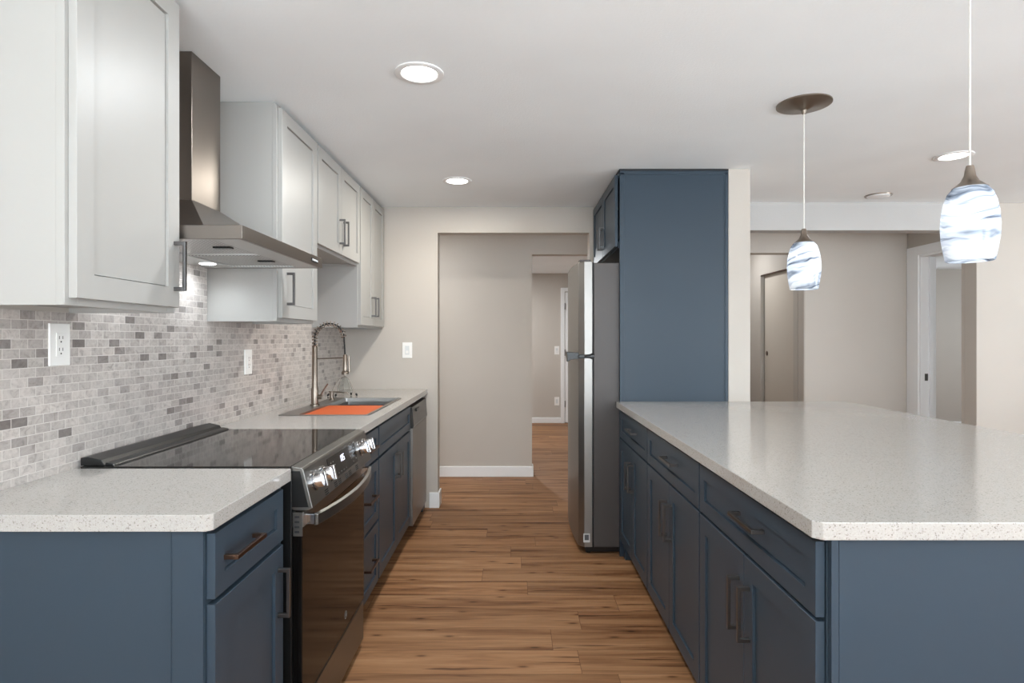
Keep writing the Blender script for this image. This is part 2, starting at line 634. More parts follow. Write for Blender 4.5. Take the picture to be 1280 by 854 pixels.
# hall seen through the opening
mb = MB()
mb.box(-2.1, 0.175, 5.636, 5.756, 0, CEIL)
mb.box(0.175, 1.50, 5.636, 5.756, 2.117, CEIL)
mb.box(1.40, 1.50, 5.22, 9.24, 0, CEIL)
struct(mb.build('wall_hall', M['wall']))
struct(MB().box(-2.2, -2.1, 4.6, 9.35, 0, CEIL).build('wall_hall_left', M['wall']))
mb = MB()
mb.box(-2.1, 8.0, 9.24, 9.36, 0, CEIL)
struct(mb.build('wall_far', M['wall']))
struct(MB().box(-2.1, XL - 0.12, YB, YB + 0.12, 0, CEIL).build('wall_hall_near', M['wall']))
# bedroom beyond the passage doorway
struct(MB().box(3.60, 8.0, 8.70, 8.80, 0, CEIL).build('wall_bedroom', M['wall']))
struct(MB().box(3.60, 3.68, 5.34, 8.70, 0, CEIL).build('wall_bedroom_left', M['wall']))
struct(MB().box(8.0, 8.1, 4.45, 9.36, 0, CEIL).build('wall_bedroom_right', M['wall']))
# walls behind and beside the camera, with their windows
mb = MB()
mb.box(XL, -1.1, -3.12, -3.0, 0, CEIL)
mb.box(-1.1, 1.9, -3.12, -3.0, 0, 0.48)
mb.box(-1.1, 1.9, -3.12, -3.0, 2.22, CEIL)
mb.box(1.9, 3.2, -3.12, -3.0, 0, CEIL)
mb.box(3.2, 5.6, -3.12, -3.0, 0, 0.18)
mb.box(3.2, 5.6, -3.12, -3.0, 2.22, CEIL)
mb.box(5.6, 7.0, -3.12, -3.0, 0, CEIL)
struct(mb.build('wall_rear', M['wall']))
mb = MB()
mb.box(6.9, 7.0, -3.0, -0.12, 0, CEIL)
mb.box(6.9, 7.0, 2.52, 4.45, 0, CEIL)
mb.box(6.9, 7.0, -0.12, 2.52, 0, 0.43)
mb.box(6.9, 7.0, -0.12, 2.52, 2.17, CEIL)
struct(mb.build('wall_right', M['wall']))


def window(n_, x0, x1, z0, z1, y):
    w = struct(MB().box(x0, x0 + 0.06, y - 0.05, y + 0.03, z0, z1).box(x1 - 0.06, x1, y - 0.05, y + 0.03, z0, z1)
               .box(x0 + 0.06, x1 - 0.06, y - 0.05, y + 0.03, z0, z0 + 0.06).box(x0 + 0.06, x1 - 0.06, y - 0.05, y + 0.03, z1 - 0.06, z1)
               .box((x0 + x1) / 2 - 0.03, (x0 + x1) / 2 + 0.03, y - 0.04, y + 0.02, z0 + 0.06, z1 - 0.06).build('window_%d' % n_, M['trim']))
    MB().box(x0 + 0.06, x1 - 0.06, y - 0.02, y - 0.014, z0 + 0.06, z1 - 0.06).build('glass_pane', M['pane'], w)
    return w


window(1, -1.1, 1.9, 0.48, 2.22, -3.05)
window(2, 3.2, 5.6, 0.18, 2.22, -3.05)
# bedroom window (its right casing shows through the doorway)
w = struct(MB().box(5.0, 6.13, 8.66, 8.70, 1.02, 1.07).box(5.0, 5.06, 8.67, 8.70, 1.07, 2.13).box(6.06, 6.12, 8.67, 8.70, 1.07, 2.13)
           .box(5.06, 6.06, 8.67, 8.70, 2.06, 2.13).build('window_3', M['trim']))
MB().box(5.06, 6.06, 8.685, 8.70, 1.07, 2.06).build('glass_pane', M['pane'], w)


def baseboard(name, pts, nrm, h=0.095, t=0.014):
    """pts: list of (x0,x1,y0,y1) slabs"""
    mb = MB()
    for x0, x1, y0, y1 in pts:
        mb.box(x0, x1, y0, y1, 0, h)
    return struct(mb.build(name, M['trim'], bevel=0.004))


baseboard('baseboard_back', [(-0.655, XO + 0.014, YB - 0.014, YB), (XO, XO + 0.014, YB, YB + 0.134)], None, 0.12)
baseboard('baseboard_hall', [(-2.1, 0.189, 5.622, 5.636), (0.175, 0.189, 5.636, 5.756)], None, 0.10)
baseboard('baseboard_far', [(-2.1, 0.735, 9.226, 9.24)], None, 0.085)
baseboard('baseboard_bedroom', [(3.68, 8.0, 8.686, 8.70)], None, 0.10)
baseboard('baseboard_living', [(3.48, 7.0, 4.436, 4.45)], None, 0.10)
baseboard('baseboard_passage', [(2.56, 3.466, 5.206, 5.22)], None, 0.10)

# hall door at the far end
dr = struct(MB().box(0.735, 0.795, 9.21, 9.24, 0, 2.11).box(1.33, 1.39, 9.21, 9.24, 0, 2.11).box(0.795, 1.33, 9.21, 9.24, 2.05, 2.11).build('door_2', M['trim'], bevel=0.003))
MB().box(0.802, 1.325, 9.22, 9.24, 0.01, 2.04).build('door_panel', M['trim'], dr, bevel=0.002)
for z in (0.30, 1.10, 1.82):
    MB().box(0.792, 0.806, 9.205, 9.222, z - 0.05, z + 0.05).build('hinge', M['pull'], dr)
# passage doorway casing (white) with strike plate
dr = struct(MB().box(3.462, 3.48, 5.07, 5.215, 0, 2.105).box(3.462, 3.48, 4.60, 5.07, 2.03, 2.105)
            .box(3.472, 3.605, 5.05, 5.07, 0, 2.03).box(3.472, 3.605, 4.60, 5.05, 2.012, 2.03).box(3.54, 3.565, 5.035, 5.05, 0, 2.012).build('door_3', M['trim'], bevel=0.002))
MB().box(3.507, 3.532, 5.046, 5.051, 0.955, 1.015).build('strike_plate', M['slot'], dr)

# ------------------------------------------------------------------ recessed lamps
def recessed(x, y, lit, label, power=LAMP_E, r=0.094, group=None, tint=(0.93, 0.97, 1.0)):
    t = thing('recessed_light', (x, y, CEIL - 0.006), label, 'ceiling light', group)
    z = CEIL - 0.006
    MB().lathe([(r, CEIL), (r, z + 0.002), (r - 0.004, z), (r * 0.76, z), (r * 0.72, z + 0.003), (r * 0.72, CEIL)], x, y, 48, closed=True).build('trim_ring', M['trim'], t, smooth=True)
    MB().lathe([(0, z + 0.0045), (r * 0.72, z + 0.0045), (r * 0.72, CEIL), (0, CEIL)], x, y, 48).build('lens', M['lens'] if lit else M['trim'], t)
    if lit:
        d = bpy.data.lights.new('lamp_light', 'AREA')
        d.shape = 'DISK'
        d.size = r * 1.4
        d.energy = power
        d.color = tint
        o = bpy.data.objects.new('lamp_light', d)
        COL.objects.link(o)
        o.parent = t
        o.location = (0, 0, -0.004)
    return t


recessed(-0.363, 2.28, True, 'larger lit recessed ceiling light nearest the camera, over the aisle by the range')
recessed(-0.365, 3.83, True, 'smaller lit recessed ceiling light further back, just before the doorway wall', LAMP_E * 1.0, tint=(1.0, 0.955, 0.87))
recessed(2.46, 3.31, True, 'lit recessed ceiling light beyond the near pendant lamp, on the right', LAMP_E * 0.35)
recessed(-0.365, 0.75, True, 'lit recessed ceiling light over the aisle behind the camera', LAMP_E * 0.25)
recessed(2.6, 0.9, True, 'lit recessed ceiling light over the living room behind the camera', LAMP_E * 0.25)
recessed(4.9, 2.6, True, 'lit recessed ceiling light over the living room outside the right edge', LAMP_E * 0.3)
recessed(-0.35, 7.9, True, 'added unseen recessed ceiling light brightening the far hall', LAMP_E * 3.2)  # lamp added out of view to brighten the far hall wall
recessed(-1.35, 5.18, True, 'added unseen recessed ceiling light brightening the near hall behind the doorway wall', LAMP_E * 1.3)  # lamp added beside the opening, hidden, to lift the hall wall
recessed(2.1, 6.1, True, 'added unseen recessed ceiling light brightening the closet passage', LAMP_E * 0.55)  # hidden lamp added so the closet passage is not dark
recessed(5.6, 6.6, True, 'added unseen recessed ceiling light brightening the bedroom', LAMP_E * 0.6)  # hidden lamp added to light the room behind the doorway
t = thing('smoke_detector', (2.60, 4.22, CEIL - 0.012), 'small flat white disc on the ceiling, between the two pendant lamps near the header', 'smoke detector')
MB().lathe([(0, CEIL - 0.014), (0.06, CEIL - 0.014), (0.072, CEIL - 0.010), (0.074, CEIL), (0, CEIL)], 2.60, 4.22, 40).build('cover', M['trim'], t, smooth=True)
MB().lathe([(0.074, CEIL - 0.006), (0.086, CEIL - 0.006), (0.088, CEIL), (0.074, CEIL)], 2.60, 4.22, 40, closed=True).build('base_ring', M['nickel'], t, smooth=True)

# ------------------------------------------------------------------ backsplash
mb = MB()
XT = XL + 0.008
mb.box(XL, XT, 1.305, YB, 0.9, 1.388)
mb.box(XL, XT, 1.79, 2.545, 1.388, CEIL)
mb.box(XL, XT, 3.03, 3.87, 1.388, 1.785)
tag(mb.build('backsplash', M['tile']), 'grey and beige marble mosaic backsplash of small bricks on the left wall', 'backsplash')


# ------------------------------------------------------------------ white wall cabinets
def wall_cabinet(y0, y1, zb, doors, label, near_trim=True):
    """doors: list of (y0, y1, handle_y or None, hz0, hz1)"""
    t = thing('wall_cabinet', (-1.17, (y0 + y1) / 2, zb), label, 'wall cabinet', 'white wall cabinets on the left')
    mb = MB()
    zt = CEIL - 0.001
    mb.box(XL, -1.04, y0, y0 + 0.018, zb, zt - 0.012)
    mb.box(XL, -1.04, y1 - 0.018, y1, zb, zt - 0.012)
    mb.box(XL, -1.04, y0 + 0.018, y1 - 0.018, zb + 0.014, zb + 0.032)
    mb.box(XL, -1.04, y0 + 0.018, y1 - 0.018, zt - 0.03, zt - 0.012)
    mb.box(XL, XL + 0.006, y0 + 0.018, y1 - 0.018, zb + 0.032, zt - 0.03)
    mb.box(XL, -1.03, y0 + 0.004, y1 - 0.004, zt - 0.012, zt)
    mb.build('body', M['white'], t)
    mb = MB()
    mb.box(-1.04, -1.02, y0 - 0.001, y0 + 0.04, zb, zt - 0.012)
    mb.box(-1.04, -1.02, y1 - 0.04, y1 + 0.0, zb, zt - 0.012)
    mb.box(-1.04, -1.02, y0 + 0.04, y1 - 0.04, zb, zb + 0.035)
    mb.box(-1.04, -1.02, y0 + 0.04, y1 - 0.04, zt - 0.05, zt - 0.012)
    mb.build('face_frame', M['white'], t, bevel=0.001)
    for a, b, hy, h0, h1 in doors:
        dd = shaker('door', t, +1, -1.0, a, b, zb + 0.0165, CEIL - 0.026, M['white'])
        if hy:
            pull_v(dd, +1, -1.0, hy, h0, h1, M['pull'])
    return t


wall_cabinet(1.345, 1.782, 1.388, [(1.355, 1.772, 1.746, 1.452, 1.598)], 'nearest white wall cabinet at the upper left, in front of the range hood')
wall_cabinet(2.550, 3.022, 1.386, [(2.560, 3.015, 2.615, 1.460, 1.604)], 'full-height white wall cabinet just behind the range hood')
wall_cabinet(3.026, 3.862, 1.785, [(3.034, 3.440, 3.405, 1.855, 2.0), (3.446, 3.852, 3.482, 1.855, 2.0)], 'short white two-door wall cabinet above the sink')
wall_cabinet(3.866, YB - 0.002, 1.386, [(3.876, 4.222, 4.172, 1.468, 1.606), (4.226, 4.575, 4.262, 1.468, 1.606)], 'furthest white wall cabinet against the doorway wall')
# under-cabinet valve block beneath the nearest cabinet

# ------------------------------------------------------------------ range hood
t = thing('range_hood', (-1.07, 2.16, 1.60), 'stainless steel chimney range hood on the tiled wall above the range', 'range hood')
MB().prism([(XT, 1.804), (-1.144, 1.804), (-1.144, CEIL - 0.001), (XT, CEIL - 0.001)], 'y', 2.105, 2.31).build('chimney', M['hood_steel'], t, bevel=0.0015)
# canopy: lip ring + pyramid
x0, x1, ya, yb, zl, zh = XT, -0.82, 1.788, 2.536, 1.613, 1.655
mb = MB()
mb.box(x0, x1, ya, ya + 0.012, zl, zh)
mb.box(x0, x1, yb - 0.012, yb, zl, zh)
mb.box(x1 - 0.012, x1, ya + 0.012, yb - 0.012, zl, zh)
mb.box(x0, x1, ya, yb, zh - 0.002, zh)
mb.build('canopy_rim', M['hood_steel'], t, bevel=0.001)
xi = -0.938
mb = MB()
mb.hexa([(x0, ya + 0.003, zh), (xi, ya + 0.003, zh), (xi, yb - 0.003, zh), (x0, yb - 0.003, zh),
         (x0, 2.105, 1.806), (-1.144, 2.105, 1.806), (-1.144, 2.31, 1.806), (x0, 2.31, 1.806)])
mb.build('canopy', M['hood_steel'], t, bevel=0.001)
mb = MB()
mb.box(x1 - 0.10, x1 - 0.012, ya + 0.012, yb - 0.012, zl + 0.001, zl + 0.006)
mb.box(x0 + 0.002, x0 + 0.13, ya + 0.012, yb - 0.012, zl + 0.001, zl + 0.006)
mb.box(x0 + 0.13, x1 - 0.10, ya + 0.012, ya + 0.03, zl + 0.001, zl + 0.006)
mb.box(x0 + 0.13, x1 - 0.10, yb - 0.03, yb - 0.012, zl + 0.001, zl + 0.006)
mb.build('underside_panel', mat('hood_steel_lightened', rgb(196, 196, 194), 0.4, 0.35), t)  # hood steel made lighter in colour to brighten the underside
for a, b in ((ya + 0.032, 2.155), (2.165, yb - 0.032)):
    f = MB().box(x0 + 0.132, x1 - 0.102, a, b, zl + 0.006, zl + 0.014).box(x0 + 0.132, x1 - 0.102, a, a + 0.012, zl + 0.002, zl + 0.006).box(x0 + 0.132, x1 - 0.102, b - 0.012, b, zl + 0.002, zl + 0.006).build('grease_filter', M['mesh_steel'], t)
    MB().box(x1 - 0.185, x1 - 0.125, (a + b) / 2 - 0.012, (a + b) / 2 + 0.012, zl + 0.001, zl + 0.006).build('filter_latch', M['black'], f, bevel=0.001)
for y in (1.93, 2.39):
    q = MB().lathe([(0, zl - 0.0015), (0.027, zl - 0.0015), (0.031, zl + 0.001), (0, zl + 0.001)], -1.235, y, 28).build('led_lamp', M['led'], t)
    d = bpy.data.lights.new('hood_light', 'SPOT')
    d.energy = 2.5
    d.spot_size = math.radians(160)
    d.spot_blend = 1.0
    d.shadow_soft_size = 0.025
    d.color = (0.86, 0.94, 1.0)
    o = bpy.data.objects.new('hood_light', d)
    COL.objects.link(o)
    o.parent = q
    o.location = (0, 0, -0.006)
b_ = MB().box(x1, x1 + 0.0025, 2.40, 2.475, 1.626, 1.642).build('control_panel', M['black'], t, bevel=0.0005)
mb = MB()
for k in range(4):
    mb.box(x1 + 0.0025, x1 + 0.004, 2.406 + k * 0.017, 2.418 + k * 0.017, 1.630, 1.638)
mb.build('buttons', M['label'], b_)

# ------------------------------------------------------------------ left base cabinets
BX = -0.672   # door face


def base_left(y0, y1, label, end_panel=False):
    t = thing('base_cabinet', (-1.0, (y0 + y1) / 2, 0), label, 'base cabinet', 'blue base cabinets along the left wall')
    mb = MB()
    mb.box(XT, BX - 0.021, y0, y0 + 0.018, 0.0 if end_panel else 0.105, 0.883)
    mb.box(XT, BX - 0.021, y1 - 0.018, y1, 0.105, 0.883)
    mb.box(XT, BX - 0.021, y0 + 0.018, y1 - 0.018, 0.105, 0.123)
    mb.box(XT, XT + 0.006, y0 + 0.018, y1 - 0.018, 0.123, 0.883)
    if end_panel:
        mb.box(-0.760, BX - 0.021, y0 - 0.004, y0, 0, 0.883)
        mb.box(-0.77, -0.766, y0 - 0.0015, y0, 0, 0.883)
    mb.build('body', M['blue'], t)
    mb = MB()
    mb.box(BX - 0.040, BX - 0.0205, y0, y0 + 0.03, 0.105, 0.883)
    mb.box(BX - 0.040, BX - 0.0205, y1 - 0.03, y1, 0.105, 0.883)
    mb.box(BX - 0.040, BX - 0.0205, y0 + 0.03, y1 - 0.03, 0.69, 0.73)
    mb.box(BX - 0.040, BX - 0.0205, y0 + 0.03, y1 - 0.03, 0.86, 0.883)
    mb.build('face_frame', M['blue'], t)
    MB().box(BX - 0.095, BX - 0.083, y0 + (0.018 if end_panel else 0), y1, 0, 0.105).build('toe_kick', M['dark'], t)
    return t


t = base_left(1.325, 1.762, 'nearest blue base cabinet on the left with one drawer over one door', True)
q = shaker('drawer', t, 1, BX, 1.333, 1.727, 0.724, 0.872, M['blue'], 0.045)
pull_h(q, 1, BX, 0.804, 1.372, 1.532, M['bronze'])
q = shaker('door', t, 1, BX, 1.333, 1.727, 0.112, 0.711, M['blue'])
pull_v(q, 1, BX, 1.690, 0.516, 0.656, M['pull'])
t = base_left(2.545, 2.948, 'narrow blue three-drawer base cabinet right behind the range')
for z0, z1, hz in ((0.724, 0.872, 0.80), (0.42, 0.711, 0.565), (0.112, 0.407, 0.26)):
    q = shaker('drawer', t, 1, BX, 2.553, 2.940, z0, z1, M['blue'], 0.045)
    pull_h(q, 1, BX, hz, 2.66, 2.82, M['bronze'])
t = base_left(2.952, 3.866, 'wide blue base cabinet under the sink with two doors')
q = shaker('false_drawer', t, 1, BX, 2.960, 3.858, 0.724, 0.872, M['blue'], 0.045)
q = shaker('door', t, 1, BX, 2.960, 3.407, 0.112, 0.711, M['blue'])
pull_v(q, 1, BX, 3.372, 0.520, 0.660, M['pull'])
q = shaker('door', t, 1, BX, 3.411, 3.858, 0.112, 0.711, M['blue'])
pull_v(q, 1, BX, 3.446, 0.520, 0.660, M['pull'])

# countertops on the left
CT = 0.922
def slab(x0, x1, y0, y1, name, label, ch=0.012, corner='front'):
    pts = [(x0, y0), (x1 - ch, y0), (x1, y0 + ch), (x1, y1), (x0, y1)]
    o = MB().prism(pts, 'z', CT - 0.0375, CT).build(name, M['quartz'], bevel=0.002)
    return tag(o, label, 'countertop')


slab(XT, -0.6675, 1.305, 1.776, 'countertop', 'short white speckled countertop nearest the camera on the left')
mb = MB()
xs = [XT, -1.178, -0.745, -0.6675]
ys = [2.536, 3.012, 3.868, YB - 0.001]
bm = mb.bm
grid = {}
for zi, z in enumerate((CT - 0.0375, CT)):
    for i, x in enumerate(xs):
        for j, y in enumerate(ys):
            grid[(i, j, zi)] = bm.verts.new((x, y, z))
for zi in (0, 1):
    for i in range(3):
        for j in range(3):
            if (i, j) == (1, 1):
                continue
            bm.faces.new([grid[(i, j, zi)], grid[(i + 1, j, zi)], grid[(i + 1, j + 1, zi)], grid[(i, j + 1, zi)]])


def side(a, b):
    bm.faces.new([grid[(a[0], a[1], 0)], grid[(b[0], b[1], 0)], grid[(b[0], b[1], 1)], grid[(a[0], a[1], 1)]])


for i in range(3):
    side((i, 0), (i + 1, 0))
    side((i, 3), (i + 1, 3))
    side((0, i), (0, i + 1))
    side((3, i), (3, i + 1))
for a, b in (((1, 1), (2, 1)), ((2, 1), (2, 2)), ((2, 2), (1, 2)), ((1, 2), (1, 1))):
    side(a, b)
tag(mb.build('countertop', M['quartz'], bevel=0.002), 'long white countertop with the sink in it, behind the range', 'countertop')

# ------------------------------------------------------------------ sink and its things
t = thing('sink', (-0.96, 3.44, 0.70), 'stainless steel drop-in kitchen sink in the left countertop', 'sink')
mb = MB()
bm = mb.bm


def loop(x0, x1, y0, y1, z, r=0.0):
    if r <= 0:
        return [bm.verts.new((x, y, z)) for x, y in ((x0, y0), (x1, y0), (x1, y1), (x0, y1))]
    out_ = []
    for cx_, cy_, a0 in ((x0 + r, y0 + r, 180), (x1 - r, y0 + r, 270), (x1 - r, y1 - r, 0), (x0 + r, y1 - r, 90)):
        for k in range(6):
            a = math.radians(a0 + 90 * k / 5)
            out_.append(bm.verts.new((cx_ + r * math.cos(a), cy_ + r * math.sin(a), z)))
    return out_


SX0, SX1, SY0, SY1 = -1.195, -0.733, 2.998, 3.882
BX0, BX1, BY0, BY1 = -1.098, -0.752, 3.016, 3.862
loops = [loop(SX0, SX1, SY0, SY1, CT + 0.0006, 0.012), loop(SX0 + 0.001, SX1 - 0.001, SY0 + 0.001, SY1 - 0.001, CT + 0.0035, 0.012),
         loop(BX0, BX1, BY0, BY1, CT + 0.0035, 0.012), loop(BX0 + 0.002, BX1 - 0.002, BY0 + 0.002, BY1 - 0.002, CT - 0.018, 0.012),
         loop(BX0 + 0.016, BX1 - 0.012, BY0 + 0.002, BY1 - 0.002, CT - 0.019, 0.012),
         loop(BX0 + 0.018, BX1 - 0.014, BY0 + 0.004, BY1 - 0.004, CT - 0.21, 0.03)]
for a, b in zip(loops, loops[1:]):
    n_ = len(a)
    for k in range(n_):
        bm.faces.new([a[k], a[(k + 1) % n_], b[(k + 1) % n_], b[k]])
bm.faces.new(loops[-1])
o = mb.build('basin', M['sink_steel'], t, smooth=True)
MB().lathe([(0, CT - 0.208), (0.035, CT - 0.208), (0.045, CT - 0.206), (0.045, CT - 0.209), (0, CT - 0.209)], -0.92, 3.6, 24).build('drain', M['chrome'], t, smooth=True)
tag(MB().box(-1.094, -0.757, 3.022, 3.50, CT - 0.018, CT - 0.004).build('cutting_board', M['orange'], bevel=0.004), 'orange board laid across the near half of the sink', 'cutting board')

FX, FY = -1.152, 3.43
Z0 = CT + 0.0035
t = thing('kitchen_faucet', (FX, FY, Z0), 'tall spring-neck kitchen faucet in brushed nickel behind the sink', 'faucet')
MB().lathe([(0, Z0), (0.027, Z0), (0.027, Z0 + 0.008), (0.020, Z0 + 0.012), (0.0205, 1.02), (0.0165, 1.035), (0.0155, 1.265), (0.010, 1.275), (0, 1.275)], FX, FY, 28).build('column', M['nickel'], t, smooth=True)
path = []
R_ = 0.085
zc = 1.315
for k in range(8):
    path.append(Vector((FX, FY, 1.262 + (zc - 1.262) * k / 8)))
for k in range(41):
    a = math.pi - math.pi * k / 40
    path.append(Vector((FX + R_ + R_ * math.cos(a), FY, zc + R_ * math.sin(a))))
MB().tube(path + [Vector((FX + 2 * R_ + 0.002, FY, 1.28)), Vector((FX + 2 * R_ + 0.006, FY, 1.21))], 0.0045, 10).build('hose', M['rubber'], t, smooth=True)
# coil spring round the hose
cum = [0]
for a, b in zip(path, path[1:]):
    cum.append(cum[-1] + (b - a).length)
tot = cum[-1]
turns = 17
hel = []
NS = turns * 12
for k in range(NS + 1):
    s_ = tot * k / NS
    i = max(j for j in range(len(cum)) if cum[j] <= s_ + 1e-9)
    i = min(i, len(path) - 2)
    f_ = (s_ - cum[i]) / (cum[i + 1] - cum[i])
    p = path[i].lerp(path[i + 1], f_)
    tg = (path[i + 1] - path[i]).normalized()
    nn = Vector((0, 1, 0))
    bb = tg.cross(nn)
    an = 2 * math.pi * turns * k / NS
    hel.append(p + (nn * math.cos(an) + bb * math.sin(an)) * 0.0145)
MB().tube(hel, 0.0028, 6).build('spring', M['nickel'], t, smooth=True)
hx = FX + 2 * R_ + 0.006
MB().lathe([(0, 1.105), (0.020, 1.105), (0.021, 1.118), (0.013, 1.128), (0.013, 1.215), (0.008, 1.222), (0, 1.222)], hx, FY, 24).build('spray_head', M['nickel'], t, smooth=True)
MB().tube([(hx + 0.022, FY, 1.215), (hx + 0.023, FY, 1.16), (hx + 0.024, FY, 1.12)], [0.004, 0.005, 0.006], 10).build('spray_lever', M['nickel'], t, smooth=True)
MB().tube([(FX + 0.01, FY, 1.196), (hx - 0.01, FY, 1.202)], 0.0035, 10).build('support_arm', M['nickel'], t, smooth=True)
hnd = MB().tube([(FX + 0.012, FY, 0.975), (FX + 0.042, FY, 0.975)], 0.014, 16).build('handle_hub', M['nickel'], t, smooth=True)
MB().tube([(FX + 0.034, FY, 0.985), (FX + 0.055, FY - 0.004, 1.02), (FX + 0.078, FY - 0.006, 1.052)], [0.005, 0.004, 0.0045], 10).build('lever', M['nickel'], hnd, smooth=True)

dx, dy = -1.148, 3.74
t = thing('soap_dispenser', (dx, dy, Z0), 'small brushed nickel soap dispenser on the sink deck behind the faucet', 'soap dispenser')
MB().lathe([(0, Z0), (0.02, Z0), (0.02, Z0 + 0.006), (0.013, Z0 + 0.01), (0.013, Z0 + 0.055), (0, Z0 + 0.058)], dx, dy, 20).build('body', M['nickel'], t, smooth=True)
MB().tube([(dx - 0.02, dy, Z0 + 0.052), (dx + 0.05, dy, Z0 + 0.05), (dx + 0.098, dy, Z0 + 0.044), (dx + 0.10, dy, Z0 + 0.034)], 0.004, 10).build('spout', M['nickel'], t, smooth=True)

wx, wy = -1.15, 4.03
t = thing('wire_stand', (wx, wy, CT), 'small clear bell-shaped stand on thin wires with black-tipped feet, behind the sink', 'stand')
MB().lathe([(0.012, 1.052), (0.02, 1.048), (0.034, 1.02), (0.046, 0.98), (0.055, 0.945), (0.0535, 0.945), (0.0445, 0.98), (0.0325, 1.02), (0.019, 1.046), (0.012, 1.05)], wx, wy, 28, closed=True).build('clear_bell', M['clear'], t, smooth=True)
for ax, ay in ((-0.105, -0.02), (-0.045, -0.05), (0.03, 0.05), (0.082, -0.005)):
    w_ = MB().tube([(wx + 0.005, wy, 1.058), (wx + ax * 0.35, wy + ay * 0.35, 1.04), (wx + ax * 0.62, wy + ay * 0.7, 0.995), (wx + ax * 0.8, wy + ay * 0.9, 0.952), (wx + ax, wy + ay, 0.932)], 0.0012, 6).build('leg_wire', M['nickel'], t, smooth=True)
    MB().tube([(wx + ax * 0.95, wy + ay, 0.942), (wx + ax, wy + ay, 0.932), (wx + ax * 1.06, wy + ay, CT + 0.003)], [0.004, 0.0075, 0.004], 8).build('rubber_foot', M['rubber'], w_, smooth=True)

# ------------------------------------------------------------------ dishwasher
t = thing('dishwasher', (-0.98, 4.18, 0), 'stainless steel dishwasher at the far end of the left counter', 'dishwasher')
y0, y1 = 3.875, 4.480
MB().box(XT, BX - 0.03, y0, y1, 0.10, 0.880).build('tub', M['black'], t)
MB().box(BX - 0.03, BX + 0.012, y0 + 0.003, y1 - 0.003, 0.083, 0.722).build('door', M['steel_v'], t, bevel=0.003)
cp = MB().prism([(BX - 0.03, 0.724), (BX + 0.014, 0.724), (BX + 0.018, 0.74), (BX + 0.008, 0.862), (BX - 0.03, 0.866)], 'y', y0 + 0.003, y1 - 0.003).build('control_panel', mat('dark_steel', rgb(86, 84, 82), 0.3, 0.9), t, bevel=0.002)
MB().box(BX + 0.011, BX + 0.020, 3.99, 4.10, 0.822, 0.842).build('latch', M['black'], cp, bevel=0.002)
MB().box(BX + 0.012, BX + 0.0165, 4.14, 4.36, 0.785, 0.792).build('marks', M['mark'], cp)
MB().box(BX - 0.10, BX - 0.09, y0, y1, 0, 0.10).build('toe_kick', M['dark'], t)
tag(MB().box(-0.72, -0.69, 4.484, YB - 0.001, 0, 0.883).build('filler_panel', M['blue']), 'narrow blue filler strip between the dishwasher and the doorway wall', 'filler panel')

# ------------------------------------------------------------------ range
t = thing('range', (-0.98, 2.155, 0), 'black glass and stainless steel slide-in electric range between the left counters', 'range')
RY0, RY1 = 1.781, 2.531
MB().box(-1.30, -0.668, RY0, RY1, 0.03, 0.905).build('body', M['black'], t, bevel=0.002)
MB().box(-1.305, -0.672, RY0 + 0.001, RY1 - 0.001, 0.905, 0.926).build('cooktop', M['glass_black'], t, bevel=0.003)
mb = MB()
mb.prism([(-1.312, 0.926), (-1.312, 0.950), (-1.292, 0.953), (-1.250, 0.944), (-1.238, 0.926)], 'y', RY0 + 0.012, RY1 - 0.012)
mb.prism([(-1.236, 0.926), (-1.236, 0.936), (-1.215, 0.932), (-1.210, 0.926)], 'y', RY0 + 0.012, RY1 - 0.012)
mb.build('rear_trim', M['black'], t, bevel=0.002)
# slanted control panel and its black end caps
XA, ZA, XB, ZB = -0.634, 0.915, -0.606, 0.800
mb = MB()
mb.prism([(-0.671, 0.926), (-0.640, 0.921), (XA, ZA), (XB, ZB), (-0.620, 0.792), (-0.664, 0.792), (-0.671, 0.80)], 'y', RY0 + 0.004, RY1 - 0.004)
cpn = mb.build('control_panel', M['steel'], t, bevel=0.002)
for ya_ in (RY0 + 0.0025, RY1 - 0.0045):
    MB().prism([(-0.672, 0.912), (-0.644, 0.912), (-0.618, 0.803), (-0.672, 0.803)], 'y', ya_, ya_ + 0.002).build('end_cap', M['black'], cpn)
sl = Vector((XB - XA, 0, ZB - ZA))
sn = Vector((-(sl.z), 0, sl.x)).normalized()      # outward normal of the slant
su = sl.normalized()


def on_slant(y, f, out_=0.0):
    p = Vector((XA, y, ZA)) + Vector((sl.x, 0, sl.z)) * f + sn * out_
    return p


def slant_quad(mb_, y0_, y1_, f0, f1, d0=0.0, d1=0.0015):
    P = [on_slant(y0_, f1, d0), on_slant(y1_, f1, d0), on_slant(y1_, f0, d0), on_slant(y0_, f0, d0),
         on_slant(y0_, f1, d1), on_slant(y1_, f1, d1), on_slant(y1_, f0, d1), on_slant(y0_, f0, d1)]
    mb_.hexa([tuple(p) for p in P])
    return mb_


dsp = slant_quad(MB(), 1.995, 2.330, 0.10, 0.74).build('display', M['display'], t)
for yy, ff in ((2.02, .25), (2.03, .36), (2.045, .25), (2.06, .36), (2.05, .47), (2.03, .58), (2.08, .65), (2.11, .65), (2.14, .65), (2.17, .65), (2.25, .25), (2.27, .25), (2.29, .25),
               (2.25, .38), (2.27, .38), (2.29, .38), (2.25, .51), (2.27, .51), (2.29, .51), (2.27, .63), (2.31, .22), (2.31, .6)):
    slant_quad(MB(), yy, yy + 0.008, ff, ff + 0.025, 0.0015, 0.0019).build('touch_mark', M['mark'], dsp)
# lit clock digits 1:05, seven-segment
SEG = {'0': 'abcdef', '1': 'bc', '5': 'afgcd'}
mb = MB()
hh = 0.20
yy = 2.135


